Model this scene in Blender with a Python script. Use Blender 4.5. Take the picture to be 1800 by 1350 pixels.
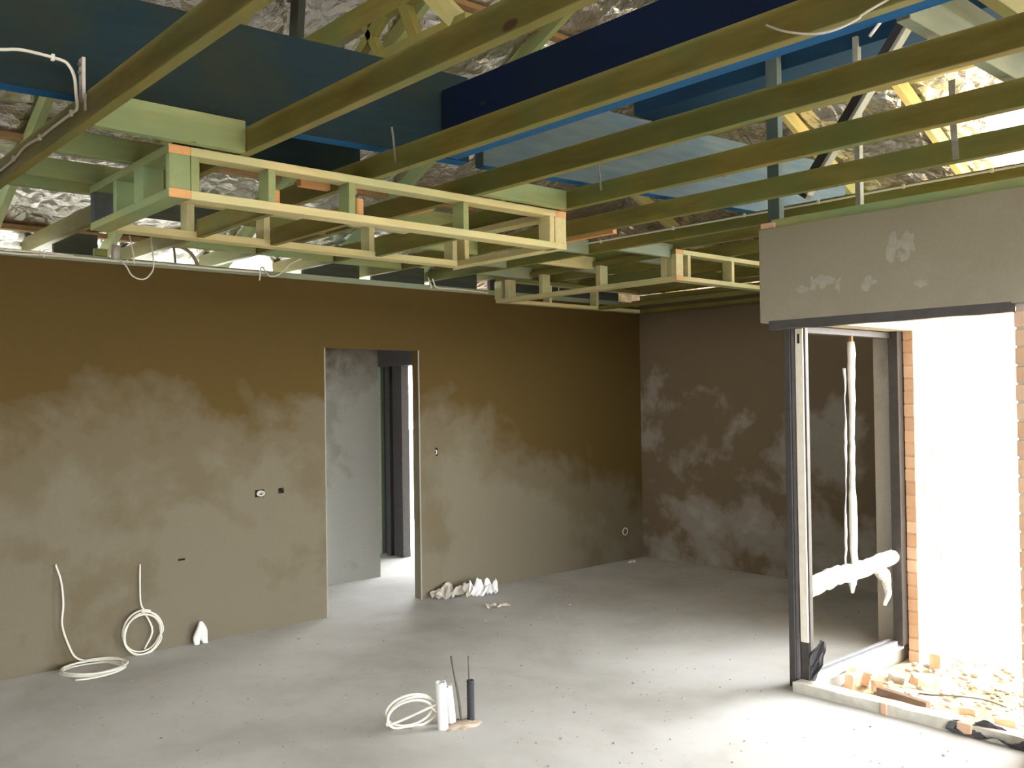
import bpy, bmesh, math, random
from mathutils import Vector, Matrix, noise
for o in list(bpy.data.objects): bpy.data.objects.remove(o)
S = bpy.context.scene
COL = S.collection
random.seed(7)

# ------------------------------------------------------------------ camera
cam = bpy.data.cameras.new('camera'); co = bpy.data.objects.new('camera', cam); COL.objects.link(co)
cam.sensor_fit = 'HORIZONTAL'; cam.sensor_width = 36; cam.lens = 1629.354/1800*36
cam.clip_start = .05; cam.clip_end = 300
_y, _p, _r = math.radians(48.127), math.radians(.803), math.radians(-.823)
fw = Vector((-math.sin(_y)*math.cos(_p), math.cos(_y)*math.cos(_p), math.sin(_p)))
rt = Vector((math.cos(_y), math.sin(_y), 0)); up = rt.cross(fw)
R = rt*math.cos(_r)+up*math.sin(_r); U = -rt*math.sin(_r)+up*math.cos(_r)
m = Matrix((R, U, -fw)).transposed().to_4x4(); m.translation = Vector((6.38, -7.539, 1.7))
co.matrix_world = m
S.camera = co
# ------------------------------------------------------------------ light and exposure
S.view_settings.view_transform = 'Standard'; S.view_settings.look = 'None'
S.view_settings.gamma = 1; S.view_settings.use_curve_mapping = False
S.view_settings.exposure = 0.0
W = bpy.data.worlds.new('world'); S.world = W; W.use_nodes = True
bg = W.node_tree.nodes['Background']
bg.inputs['Color'].default_value = (.97, .985, 1.0, 1); bg.inputs['Strength'].default_value = 21.0

# ------------------------------------------------------------------ materials
def mat(name, build, rough=.85, metal=0, spec=.3):
    M = bpy.data.materials.new(name); M.use_nodes = True
    nt = M.node_tree; b = nt.nodes['Principled BSDF']
    b.inputs['Roughness'].default_value = rough; b.inputs['Metallic'].default_value = metal
    b.inputs['Specular IOR Level'].default_value = spec
    build(nt, b); return M
def N(nt, t, **k):
    n = nt.nodes.new(t)
    for a, v in k.items(): setattr(n, a, v)
    return n
def coords(nt, scale=(1,1,1), kind='Object', rnd=False):
    tc = N(nt, 'ShaderNodeTexCoord'); mp = N(nt, 'ShaderNodeMapping')
    mp.inputs['Scale'].default_value = scale
    nt.links.new(tc.outputs[kind], mp.inputs['Vector'])
    if rnd:
        oi = N(nt, 'ShaderNodeObjectInfo'); mu = N(nt, 'ShaderNodeMath', operation='MULTIPLY'); mu.inputs[1].default_value = 37
        nt.links.new(oi.outputs['Random'], mu.inputs[0]); nt.links.new(mu.outputs[0], mp.inputs['Location'])
    return mp.outputs['Vector']
def noi(nt, v, scale, detail=4, rough=.55, dist=0):
    n = N(nt, 'ShaderNodeTexNoise'); n.inputs['Scale'].default_value = scale; n.inputs['Detail'].default_value = detail
    n.inputs['Roughness'].default_value = rough; n.inputs['Distortion'].default_value = dist
    nt.links.new(v, n.inputs['Vector']); return n.outputs['Fac']
def ramp(nt, f, stops):
    r = N(nt, 'ShaderNodeValToRGB'); e = r.color_ramp.elements
    while len(e) > 1: e.remove(e[0])
    e[0].position, e[0].color = stops[0][0], (*stops[0][1], 1)
    for p, c in stops[1:]: x = e.new(p); x.color = (*c, 1)
    nt.links.new(f, r.inputs[0]); return r.outputs['Color']
def mixc(nt, f, a, b, mode='MIX'):
    n = N(nt, 'ShaderNodeMix', data_type='RGBA', blend_type=mode)
    if isinstance(f, float): n.inputs[0].default_value = f
    else: nt.links.new(f, n.inputs[0])
    for i, x in ((6, a), (7, b)):
        if isinstance(x, tuple): n.inputs[i].default_value = (*x, 1)
        else: nt.links.new(x, n.inputs[i])
    return n.outputs[2]
def mth(nt, op, a, b=0.0, clamp=False):
    n = N(nt, 'ShaderNodeMath', operation=op); n.use_clamp = clamp
    for i, x in ((0, a), (1, b)):
        if isinstance(x, (int, float)): n.inputs[i].default_value = x
        else: nt.links.new(x, n.inputs[i])
    return n.outputs[0]
def bump(nt, b, f, strength=.3, dist=.01):
    n = N(nt, 'ShaderNodeBump'); n.inputs['Strength'].default_value = strength; n.inputs['Distance'].default_value = dist
    nt.links.new(f, n.inputs['Height']); nt.links.new(n.outputs[0], b.inputs['Normal'])

def timber(name, c1, c2, c3, rough=.5):
    def f(nt, b):
        v = coords(nt, (1.2, 9, 9), rnd=True)
        g = noi(nt, v, 3.0, 5, .6, .3)
        v2 = coords(nt, (1, 1, 1), rnd=True)
        bl = noi(nt, v2, 2.2, 3)
        c = ramp(nt, g, [(.3, c1), (.7, c2)])
        c = mixc(nt, mth(nt, 'MULTIPLY', mth(nt, 'SUBTRACT', bl, .42), 3.5, True), c, c3)
        kn = noi(nt, coords(nt, (1, 1.6, 1.6), rnd=True), 7, 0)
        c = mixc(nt, mth(nt, 'MULTIPLY', mth(nt, 'SUBTRACT', kn, .855), 30, True), c, (.10, .05, .015))
        nt.links.new(c, b.inputs['Base Color']); bump(nt, b, g, .15, .004)
    return mat(name, f, rough, spec=.5 if rough < .6 else .15)
M_joist = timber('treated_pine_olive', (.185,.150,.028), (.27,.23,.055), (.15,.19,.055))
M_green = timber('treated_pine_green', (.27,.31,.12), (.37,.39,.16), (.22,.33,.16))
M_ladder = timber('treated_pine_pale', (.62,.54,.26), (.74,.64,.33), (.52,.55,.29))
M_raft = timber('pine_yellow', (.50,.41,.15), (.66,.54,.22), (.40,.42,.18))
M_orange = timber('cut_end_grain', (.75,.36,.12), (.85,.45,.18), (.70,.40,.18))
M_blue = timber('blue_treated_beam', (.012,.027,.034), (.018,.036,.042), (.026,.034,.024), .85)
M_blue2 = timber('blue_treated_beam_bright', (.0015,.006,.022), (.002,.008,.028), (.003,.008,.016), .85)
M_edge = timber('blue_beam_edge', (.015,.10,.26), (.02,.13,.32), (.03,.12,.25), .85)  # brighter, more saturated blue for the upper and lower beam faces
M_blue3 = timber('blue_treated_dull', (.010,.040,.09), (.014,.05,.11), (.012,.04,.08), .85)
M_bgrey = timber('grey_blue_beam', (.085,.125,.145), (.125,.165,.18), (.07,.125,.18), .85)  # paler and greyer than the near teal beam
M_dark = timber('dark_timber', (.06,.07,.06), (.09,.10,.08), (.07,.09,.10), .85)
M_pale = timber('grey_green_timber', (.26,.30,.20), (.34,.37,.25), (.25,.32,.24))
M_post = timber('blue_grey_post', (.09,.12,.12), (.12,.15,.14), (.08,.13,.13), .85)

def render_wall(name, damp, dry, zmid, zfade, seed=0., amt=1., ky=0., y0=0.):
    def f(nt, b):
        v = coords(nt); tc = N(nt, 'ShaderNodeTexCoord'); sx = N(nt, 'ShaderNodeSeparateXYZ')
        nt.links.new(tc.outputs['Object'], sx.inputs[0])
        mp = N(nt, 'ShaderNodeMapping'); mp.inputs['Location'].default_value = (seed, seed, seed); nt.links.new(v, mp.inputs['Vector'])
        big = noi(nt, mp.outputs[0], 1.15, 5, .55, .35)
        med = noi(nt, mp.outputs[0], 3.2, 4, .6, .2)
        fine = noi(nt, v, 60, 3)
        zm = mth(nt, 'SUBTRACT', zmid, mth(nt, 'MULTIPLY', mth(nt, 'MAXIMUM', mth(nt, 'SUBTRACT', sx.outputs['Y'], y0), 0.0), ky))
        h = mth(nt, 'DIVIDE', mth(nt, 'SUBTRACT', zm, sx.outputs['Z']), zfade)      # drier towards the slab
        h = mth(nt, 'MINIMUM', mth(nt, 'MAXIMUM', h, -1.0), 1.0)
        t = mth(nt, 'ADD', mth(nt, 'ADD', mth(nt, 'MULTIPLY', mth(nt, 'SUBTRACT', big, .5), 3.2*amt), mth(nt, 'MULTIPLY', mth(nt, 'SUBTRACT', med, .5), 1.4*amt)), h)
        t1 = mth(nt, 'ADD', mth(nt, 'MULTIPLY', t, 1.7), .5, True)
        t2 = mth(nt, 'ADD', mth(nt, 'MULTIPLY', mth(nt, 'SUBTRACT', t, .75), 2.2), .5, True)
        c = mixc(nt, t1, damp, tuple((a*.42+d*.58) for a, d in zip(damp, dry)))
        c = mixc(nt, mth(nt, 'MULTIPLY', t2, .8), c, dry)
        c = mixc(nt, mth(nt, 'MULTIPLY', fine, .22), c, (.08,.07,.05))
        nt.links.new(c, b.inputs['Base Color']); bump(nt, b, noi(nt, v, 25, 5, .7), .25, .004)
    return mat(name, f, .93, spec=.15)
M_wl = render_wall('cement_render_left', (.102,.067,.018), (.200,.180,.130), 1.5, .6, 3.1, 1.0, .35, -2.4)
M_wr = render_wall('cement_render_rear', (.195,.148,.092), (.42,.40,.35), .8, 1.6, 14.4, 1.9)
M_wb = render_wall('cement_render_bulkhead', (.30,.27,.20), (.40,.37,.31), 1.9, 1.0, 5.7, .8)
M_wdk = render_wall('cement_render_low_bounce', (.12,.09,.05), (.18,.16,.12), .8, .9, 2.2)
M_wh = render_wall('cement_render_hall', (.14,.12,.09), (.36,.36,.33), 1.0, .9, 8.2, 1.6)
def f(nt, b):
    v = coords(nt)
    a = noi(nt, v, .9, 5, .6, .3); s = noi(nt, v, 28, 3, .6); d = noi(nt, v, 6, 4)
    c = ramp(nt, a, [(.32, (.44,.43,.41)), (.5, (.57,.57,.555)), (.7, (.65,.65,.64))])
    c = mixc(nt, mth(nt, 'MULTIPLY', mth(nt, 'SUBTRACT', d, .55), 2.0, True), c, (.52,.46,.38))
    c = mixc(nt, mth(nt, 'MULTIPLY', mth(nt, 'SUBTRACT', s, .68), 7, True), c, (.34,.30,.25))
    nt.links.new(c, b.inputs['Base Color']); bump(nt, b, noi(nt, v, 18, 6, .7), .2, .004)
M_floor = mat('concrete_slab', f, .8, spec=.3)
def f(nt, b):
    v = coords(nt)
    a = noi(nt, v, 2.5, 6, .65)
    c = ramp(nt, a, [(.35, (.42,.33,.18)), (.5, (.62,.53,.33)), (.68, (.74,.68,.52))])
    nt.links.new(c, b.inputs['Base Color']); bump(nt, b, noi(nt, v, 14, 6, .7), .6, .02)
M_sand = mat('yellow_sand', f, .95, spec=.1)
def f(nt, b):
    a = noi(nt, coords(nt), 1.5, 5)
    nt.links.new(ramp(nt, a, [(.3, (.16,.12,.08)), (.7, (.26,.20,.14))]), b.inputs['Base Color'])
M_soil = mat('brown_soil', f, .95, spec=.1)
def flat(name, c, rough=.7, metal=0, spec=.3, var=.12, sc=20):
    def f(nt, b):
        a = noi(nt, coords(nt), sc, 4)
        col = ramp(nt, a, [(.3, tuple(x*(1-var) for x in c)), (.7, tuple(min(1, x*(1+var)) for x in c))])
        nt.links.new(col, b.inputs['Base Color'])
    return mat(name, f, rough, metal, spec)
def f(nt, b):
    v = coords(nt, (1,1,1), rnd=True)
    a = noi(nt, v, 9, 5, .6)
    oi = N(nt, 'ShaderNodeObjectInfo')
    base = ramp(nt, oi.outputs['Random'], [(0, (.62,.40,.26)), (.5, (.68,.46,.31)), (1, (.74,.53,.38))])
    c = mixc(nt, mth(nt, 'MULTIPLY', mth(nt, 'SUBTRACT', a, .5), 2, True), base, (.52,.32,.22))
    nt.links.new(c, b.inputs['Base Color']); bump(nt, b, a, .3, .004)
M_brick = mat('fired_brick', f, .9, spec=.15)
M_mortar = flat('mortar', (.50,.46,.39), .95)
M_mortar2 = flat('tan_mortar', (.58,.43,.31), .95)
M_cable = flat('white_cable', (.80,.78,.70), .45, var=.05)
M_pvc = flat('white_pvc', (.85,.85,.85), .35, var=.03)
M_black = flat('black_conduit', (.035,.035,.04), .5)
M_rod = flat('grey_rod', (.12,.11,.10), .5)
M_frame = flat('dark_aluminium', (.075,.070,.068), .45, .3)
M_alu = flat('pale_track', (.62,.62,.66), .35, .5)
M_wrap = flat('white_wrap', (.78,.77,.75), .4, var=.04)
M_tape = flat('cream_tape', (.80,.75,.62), .5, var=.06)
M_galv = flat('galvanised_steel', (.55,.54,.50), .4, .7)
M_lip = flat('pale_lip', (.30,.32,.28), .8)
M_void = flat('dark_cavity', (.03,.025,.02), .9)
M_plastic = flat('dark_plastic_sheet', (.06,.06,.07), .25, spec=.7)
M_paper = flat('crumpled_paper', (.80,.80,.80), .6)
M_card = flat('grey_bag', (.52,.47,.40), .7)
M_plank = flat('brown_offcut', (.20,.13,.09), .85)
M_batten = flat('roof_batten', (.30,.19,.09), .8)
M_conc2 = flat('cream_mortar_bed', (.55,.53,.46), .9)
def f(nt, b):
    v = coords(nt)
    a = noi(nt, v, 5, 5, .6, .6); w = N(nt, 'ShaderNodeTexVoronoi', feature='DISTANCE_TO_EDGE'); w.inputs['Scale'].default_value = 9
    nt.links.new(v, w.inputs['Vector'])
    c = ramp(nt, a, [(.3, (.62,.61,.60)), (.7, (.82,.81,.79))])
    nt.links.new(c, b.inputs['Base Color'])
    h = mth(nt, 'ADD', mth(nt, 'MULTIPLY', a, 1.0), mth(nt, 'MULTIPLY', w.outputs['Distance'], .8))
    bump(nt, b, h, .9, .035)
M_foil = mat('crinkled_silver_foil', f, .27, .92, .5)

# ------------------------------------------------------------------ helpers
def tag(o, label=None, cat=None, group=None, kind=None):
    if label: o['label'] = label
    if cat: o['category'] = cat
    if group: o['group'] = group
    if kind: o['kind'] = kind
    return o
def mesh_obj(name, me, material, parent=None):
    if material and not me.materials: me.materials.append(material)
    o = bpy.data.objects.new(name, me); COL.objects.link(o)
    if parent: o.parent = parent
    return o
def bm_obj(name, bm, material, parent=None, smooth=False):
    me = bpy.data.meshes.new(name); bm.normal_update(); bm.to_mesh(me); bm.free()
    if smooth:
        for p in me.polygons: p.use_smooth = True
    return mesh_obj(name, me, material, parent)
def empty(name, loc=(0,0,0), label=None, cat=None, group=None, kind=None):
    o = bpy.data.objects.new(name, None); COL.objects.link(o); o.location = loc; o.empty_display_size = .1
    return tag(o, label, cat, group, kind)
def box_bm(sx, sy, sz, c=(0,0,0), bev=.0):
    bm = bmesh.new(); bmesh.ops.create_cube(bm, size=1)
    for v in bm.verts: v.co = Vector((v.co.x*sx, v.co.y*sy, v.co.z*sz))+Vector(c)
    if bev: bmesh.ops.bevel(bm, geom=bm.edges[:], offset=bev, segments=1, affect='EDGES')
    return bm
def box(name, x0, x1, y0, y1, z0, z1, material, parent=None, bev=.0):
    """axis-aligned box whose origin is its own centre (local to parent at the world origin)"""
    o = bm_obj(name, box_bm(abs(x1-x0), abs(y1-y0), abs(z1-z0), (0,0,0), bev), material, parent)
    c = Vector(((x0+x1)/2, (y0+y1)/2, (z0+z1)/2))
    if parent: c -= Vector(parent.location)
    o.location = c
    return o
def beam(name, p0, p1, w, h, material, parent=None, bev=.002, roll=0):
    """timber from p0 to p1 (centre line); w = horizontal thickness, h = depth; long axis is local X"""
    p0, p1 = Vector(p0), Vector(p1); d = p1-p0; L = d.length; x = d/L
    y = Vector((0,0,1)).cross(x)
    if y.length < 1e-4: y = Vector((0,1,0))
    y.normalize(); z = x.cross(y)
    o = bm_obj(name, box_bm(L, w, h, (0,0,0), bev), material, parent)
    mm = Matrix((x, y, z)).transposed().to_4x4()
    if roll: mm = mm @ Matrix.Rotation(roll, 4, 'X')
    mm.translation = (p0+p1)/2 - (Vector(parent.location) if parent else Vector())
    o.matrix_basis = mm
    return o
def smooth_path(pts, n=6):
    P = [Vector(p) for p in pts]; out = []
    Q = [2*P[0]-P[1]]+P+[2*P[-1]-P[-2]]
    for i in range(1, len(Q)-2):
        a, b, c, d = Q[i-1:i+3]
        for k in range(n):
            t = k/n
            out.append(.5*((2*b)+(c-a)*t+(2*a-5*b+4*c-d)*t*t+(3*b-a-3*c+d)*t**3))
    out.append(P[-1]); return out
def tube(name, pts, r, material, parent=None, seg=8, n=6, smooth=True):
    P = smooth_path(pts, n) if n > 1 else [Vector(p) for p in pts]
    org = P[0].copy(); P = [p-org for p in P]
    bm = bmesh.new(); rings = []; prev = None
    for i, p in enumerate(P):
        t = (P[min(i+1, len(P)-1)]-P[max(i-1, 0)]).normalized()
        u = (prev - t*prev.dot(t)) if prev else (t.cross(Vector((0,0,1))) if abs(t.z) < .9 else t.cross(Vector((1,0,0))))
        u.normalize(); prev = u; v = t.cross(u)
        rr = r(i/(len(P)-1)) if callable(r) else r
        rings.append([bm.verts.new(p+rr*(math.cos(2*math.pi*k/seg)*u+math.sin(2*math.pi*k/seg)*v)) for k in range(seg)])
    for a, b in zip(rings, rings[1:]):
        for k in range(seg): bm.faces.new((a[k], a[(k+1) % seg], b[(k+1) % seg], b[k]))
    bm.faces.new(rings[0][::-1]); bm.faces.new(rings[-1])
    o = bm_obj(name, bm, material, parent, smooth)
    o.location = org - (Vector(parent.location) if parent else Vector())
    return o
def panel(name, axis, at, thick, u0, u1, z0, z1, holes, material, kind='structure', parent=None):
    """wall slab: axis 'X' = plane x=at, u is y; axis 'Y' = plane y=at, u is x; thick extends from at; holes (u0,u1,z0,z1)"""
    us = sorted({u0, u1, *[h[0] for h in holes], *[h[1] for h in holes]}); zs = sorted({z0, z1, *[h[2] for h in holes], *[h[3] for h in holes]})
    us = [u for u in us if u0 <= u <= u1]; zs = [z for z in zs if z0 <= z <= z1]
    solid = {}
    for i in range(len(us)-1):
        for j in range(len(zs)-1):
            cu, cz = (us[i]+us[i+1])/2, (zs[j]+zs[j+1])/2
            solid[i, j] = not any(h[0] < cu < h[1] and h[2] < cz < h[3] for h in holes)
    bm = bmesh.new(); cache = {}
    def V(i, j, k):
        if (i, j, k) not in cache:
            w = at+thick*k
            cache[i, j, k] = bm.verts.new((w, us[i], zs[j]) if axis == 'X' else (us[i], w, zs[j]))
        return cache[i, j, k]
    for (i, j), s in solid.items():
        if not s: continue
        bm.faces.new([V(i,j,0), V(i+1,j,0), V(i+1,j+1,0), V(i,j+1,0)])
        bm.faces.new([V(i,j,1), V(i,j+1,1), V(i+1,j+1,1), V(i+1,j,1)])
        for di, dj, e in ((-1,0,((i,j),(i,j+1))), (1,0,((i+1,j+1),(i+1,j))), (0,-1,((i+1,j),(i,j))), (0,1,((i,j+1),(i+1,j+1)))):
            if not solid.get((i+di, j+dj), False):
                (a, b), (c, d) = e
                bm.faces.new([V(a,b,0), V(c,d,0), V(c,d,1), V(a,b,1)])
    bmesh.ops.recalc_face_normals(bm, faces=bm.faces[:])
    o = bm_obj(name, bm, material, parent); o['kind'] = kind
    return o

# ================================================================== SETTING
fl = box('floor', -4.5, 9.2, -12, 0.1, -.15, 0, M_floor); fl['kind'] = 'structure'
# cut the patio corner out of the slab: slab = three rectangles
bpy.data.objects.remove(fl)
bm = bmesh.new()
for (x0, x1, y0, y1) in ((-4.5, 3.46, -12, .12), (3.46, 9.2, -12, -2.78)):
    b2 = box_bm(x1-x0, y1-y0, .15, ((x0+x1)/2, (y0+y1)/2, -.075)); t = bpy.data.meshes.new('t'); b2.to_mesh(t); b2.free(); bm.from_mesh(t); bpy.data.meshes.remove(t)
fl = bm_obj('floor', bm, M_floor); fl['kind'] = 'structure'
# sandy ground outside
bm = bmesh.new(); bmesh.ops.create_grid(bm, x_segments=90, y_segments=90, size=1)
for v in bm.verts:
    x, y = 3.47+(v.co.x+1)*3.6, -2.7+(v.co.y+1)*3.6
    z = -.10+.045*noise.noise(Vector((x*2.1, y*2.1, 0)))+.03*noise.noise(Vector((x*7, y*7, 4)))
    v.co = Vector((x, y, z))
g = bm_obj('ground', bm, M_sand, smooth=True); g['kind'] = 'structure'
g2 = box('ground', -40, 40, -45, 45, -.5, -.19, M_soil); g2['kind'] = 'structure'

DY0, DY1, DH = -3.785, -2.884, 2.107
holes = [(DY0, DY1, -.01, DH), (-4.385, -4.310, .985, 1.040), (-4.195, -4.150, 1.000, 1.040), (-2.722, -2.690, 1.205, 1.272), (-4.965, -4.915, .592, .606)]
WT = 2.627
wl = panel('wall_left', 'X', 0, -.09, -12, 0.0, 0, WT, holes, M_wl)
for (a, b, c, d) in holes[1:]:
    k = box('cavity', -.088, -.03, a-.004, b+.004, c-.004, d+.004, M_void, wl)
# pale corner bead round the doorway
tr = empty('trim_1', (0,0,0), kind='structure')
M_bead = flat('pale_corner_bead', (.34,.33,.27), .8)
box('corner_bead', -.006, .0035, DY0-.008, DY0+.002, 0, DH, M_bead, tr)
box('corner_bead', -.006, .003, DY1-.002, DY1+.008, 0, DH, M_bead, tr)
# top plate on the left wall
tp = beam('top_plate', (-.05, -12, WT+.0235), (-.05, .0, WT+.0235), .088, .045, M_pale); tag(tp, 'long pale timber wall plate along the top of the left wall', 'wall plate')
wr = panel('wall_rear', 'Y', 0, .25, -.1, 3.307, 0, 2.70, [], M_wr)
tp2 = beam('top_plate', (0, .06, 2.7235), (3.24, .06, 2.7235), .10, .045, M_joist); tag(tp2, 'timber wall plate along the top of the rear wall behind the far box frame', 'wall plate')
# bulkhead wall over the two openings, an L of cement render
wf = panel('wall_front', 'Y', -2.969, .22, 3.405, 9.0, 2.10, 2.628, [], M_wb)
wf2 = box('wall_front', 3.405, 3.60, -2.749, -1.46, 2.10, 2.628, M_wb); wf2['kind'] = 'structure'
# nib between the side window and the rear wall
wn = box('wall_nib', 3.307, 3.446, -1.46, 0.25, 0, 2.628, M_wr); wn['kind'] = 'structure'
# hallway beyond the door
wh = box('wall_hall', -1.21, -1.09, -9, -2.565, 0, 2.30, M_wh); wh['kind'] = 'structure'
wk = box('wall_hall_side', -3.0, -2.9, -9, -1.6, 0, 2.45, M_wh); wk['kind'] = 'structure'
cp = box('porch_light_blocker', -3.0, -.10, -1.62, .88, 2.33, 2.36, M_soil); cp['kind'] = 'structure'  # unseen panel added to keep outdoor light off the roof foil
ch = box('ceiling_hall', -3.0, -.10, -9, -1.86, 2.33, 2.36, M_conc2); ch['kind'] = 'structure'  # unseen; low height and pale top set to bounce skylight onto the foil
wg = panel('wall_hall_end', 'Y', -1.74, .11, -2.9, -.09, 0, 2.60, [(-1.955, -.75, -.01, 2.05)], M_wh)
# the rest of the room, behind the camera: unseen, right opening placed to let daylight in
panel('wall_right', 'X', 9.0, .2, -12, -2.75, 0, WT, [(-7.4, -3.4, -.01, 2.1)], M_wdk)
panel('wall_south', 'Y', -12, -.2, -.1, 9.2, 0, WT, [], M_wdk)

# (render on these unseen walls is kept dark to cut bounced light)
# pale filler smears on the bulkhead face
def smear(x, z, rx, rz, sd):
    bm = bmesh.new(); n = 22; c = bm.verts.new((0, -.0012, 0)); vs = []
    for k in range(n):
        a = 2*math.pi*k/n; q = 1+.9*noise.noise(Vector((math.cos(a)*1.5+sd, math.sin(a)*1.5, sd)))
        vs.append(bm.verts.new((rx*q*math.cos(a), .0005, rz*q*math.sin(a))))
    for k in range(n): bm.faces.new((c, vs[k], vs[(k+1) % n]))
    bmesh.ops.recalc_face_normals(bm, faces=bm.faces[:])
    o = bm_obj('filler_smear', bm, M_smear, wf); o.location = (x, -2.9705, z); return o
M_smear = flat('dry_filler', (.33,.31,.25), .95, sc=25, var=.12)
for a in ((4.185,2.43,.035,.06,5.2), (4.27,2.445,.03,.065,8.8), (4.235,2.38,.03,.022,6.6), (3.67,2.268,.04,.018,2.2), (3.74,2.285,.022,.035,7.7), (3.815,2.30,.05,.035,9.1), (3.885,2.275,.016,.035,3.4), (4.05,2.26,.035,.03,5.2), (4.33,2.235,.03,.02,8.8)): smear(*a)
# ---- brick outer skin of the nib: reveal faces the camera, long face runs away
brick_me = {}
def brick(sx, sy, parent, c, sz=.076):
    k = (round(sx, 3), round(sy, 3))
    if k not in brick_me:
        b = box_bm(sx, sy, sz, bev=.003); me = bpy.data.meshes.new('brick'); b.to_mesh(me); b.free(); me.materials.append(M_brick); brick_me[k] = me
    o = bpy.data.objects.new('brick', brick_me[k]); COL.objects.link(o); o.parent = parent
    o.location = Vector(c)-Vector(parent.location)+Vector((random.uniform(-.0015,.0015), random.uniform(-.0015,.0015), 0))
    return o
wo = empty('wall_outer', (3.52, -1.46, 0), kind='structure')
box('mortar', 3.516, 3.580, -1.454, 2.0, -.15, 2.45, M_mortar2, wo)
for i in range(30):
    z = -.10+i*.086+.038; off = .115 if i % 2 else 0
    y = -1.46
    first = .11 if i % 2 else .23
    y1 = y
    L = first
    while y1 < .9:
        brick(.070, L-.001 if L < .2 else .228, wo, (3.549, y1+L/2, z)); y1 += L+.010; L = .23
wp = empty('wall_pier', (4.9, -2.80, 0), kind='structure')
box('mortar', 4.737, 5.60, -2.905, -2.765, 0, 2.10, M_mortar, wp)
for i in range(24):
    z = i*.086+.043+.008
    x = 4.730
    for k in range(3):
        L = .23 if (k or i % 2 == 0) else .11
        brick(L-.002 if L < .2 else .228, .15, wp, (x+L/2, -2.835, z)); x += L+.010
wpr = box('wall_front_lower', 5.6, 9.0, -2.969, -2.75, 0, 2.10, M_wb); wpr['kind'] = 'structure'

# ================================================================== ROOF
EX, EY = -1.06, .9
def hL(x, y): return 3.0+.45*x
def hB(x, y): return 2.85-.45*y
def hR(x, y): return 3.0+.45*(9.5-x)
def hS(x, y): return 3.0+.45*(y+12.5)
def foil(name, label, f, others, x0, x1, y0, y1, n, m_, skip=None):
    bm = bmesh.new(); vs = {}
    for i in range(n+1):
        for j in range(m_+1):
            x = x0+(x1-x0)*i/n; y = y0+(y1-y0)*j/m_
            z = f(x, y)+.10
            z += -.045*abs(noise.noise(Vector((x*1.3, y*1.3, 1.7))))*2+.030*noise.noise(Vector((x*4.2, y*6.3, 7)))+.016*noise.noise(Vector((x*12, y*9, 3)))+.009*noise.noise(Vector((x*26, y*22, 5)))
            vs[i, j] = bm.verts.new((x, y, z))
    for i in range(n):
        for j in range(m_):
            x = x0+(x1-x0)*(i+.5)/n; y = y0+(y1-y0)*(j+.5)/m_
            if any(f(x, y) > g_(x, y)+.05 for g_ in others): continue
            if skip and skip(x, y): continue
            bm.faces.new((vs[i,j], vs[i+1,j], vs[i+1,j+1], vs[i,j+1]))
    for v in list(bm.verts):
        if not v.link_faces: bm.verts.remove(v)
    o = bm_obj(name, bm, M_foil, smooth=True)
    return tag(o, label, 'roof insulation')
foil('roof_foil', 'crinkled silver roof foil sloping up from above the left wall', hL, (hB, hR, hS), EX, 4.75, -12.5, .9, 130, 300)
foil('roof_foil', 'crinkled silver roof foil sloping down towards the rear wall and patio', hB, (hL, hR, hS), EX, 9.8, -5.2, .9, 240, 150,
     lambda x, y: (x > 3.95 and y > -1.38 and x < 5.6) or (4.12 < x < 4.3 and -2.3 < y < -2.0))
foil('roof_foil', 'silver roof foil on the slope to the right of the room', hR, (hL, hB, hS), 4.75, 9.8, -12.5, .9, 60, 120)
foil('roof_foil', 'silver roof foil on the slope behind the camera', hS, (hL, hR, hB), EX, 9.8, -12.6, -7, 80, 60)
# rafters, rear slope
xs = [-.6, .27, 1.12, 1.97, 2.87, 3.68, 4.55, 5.4]
nm = ['outermost on the left', 'second from the left wall', 'third from the left wall', 'above the joint of the blue beams', 'left one of two above the far blue beam', 'seen right of the dark brace by the foil', 'next to the open gap in the foil', 'last at the right']
for x, s in zip(xs, nm):
    ytop = -(x+.33) if x < 4.6 else -5
    z = lambda y: 2.85-.45*y+.0
    o = beam('rafter', (x, .85, z(.85)), (x, ytop, z(ytop)), .045, .10, M_raft)
    tag(o, 'yellow rear slope rafter, '+s, 'rafter', 'rafters of the rear roof slope')
# battens across foil of left slope and rafters of the left slope
ys = [-6.03-.9*2, -6.93, -6.03, -5.28, -4.38, -3.48, -2.58]
nm = ['beyond the left edge of the photo', 'at the left edge of the photo', 'rising left of the near ladder box', 'behind the end of the dark teal beam', 'behind the middle of the ladder box', 'right of the middle of the ladder box', 'nearest the rear wall']
for y, s in zip(ys, nm):
    xt = min(4.7, -y-.33)
    o = beam('rafter', (-.88, y, hL(-.88,0)+.0), (xt, y, hL(xt,0)), .045, .10, M_green)
    tag(o, 'pale green left slope rafter, '+s, 'rafter', 'rafters of the left roof slope')
for x, s in ((-.40, 'lowest'), (.45, 'second from the eave'), (1.3, 'third from the eave'), (2.15, 'fourth from the eave')):
    o = beam('roof_batten', (x, -12, hL(x,0)+.055), (x, -x-.4, hL(x,0)+.055), .07, .035, M_batten)
    tag(o, 'brown roof batten running under the left foil slope, %s' % s, 'batten', 'battens under the left foil')
for y, s in ((-3.3, 'highest'), (-2.5, 'second from the top'), (-1.7, 'third from the top'), (-.9, 'fourth from the top'), (-.1, 'lowest')):
    o = beam('roof_batten', (max(EX, -y-.3), y, hB(0,y)+.075), (3.93 if y > -1.4 else 6.5, y, hB(0,y)+.075), .09, .035, M_joist)
    tag(o, 'olive batten under the rear foil slope, %s' % s, 'batten', 'battens under the rear foil')
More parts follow.
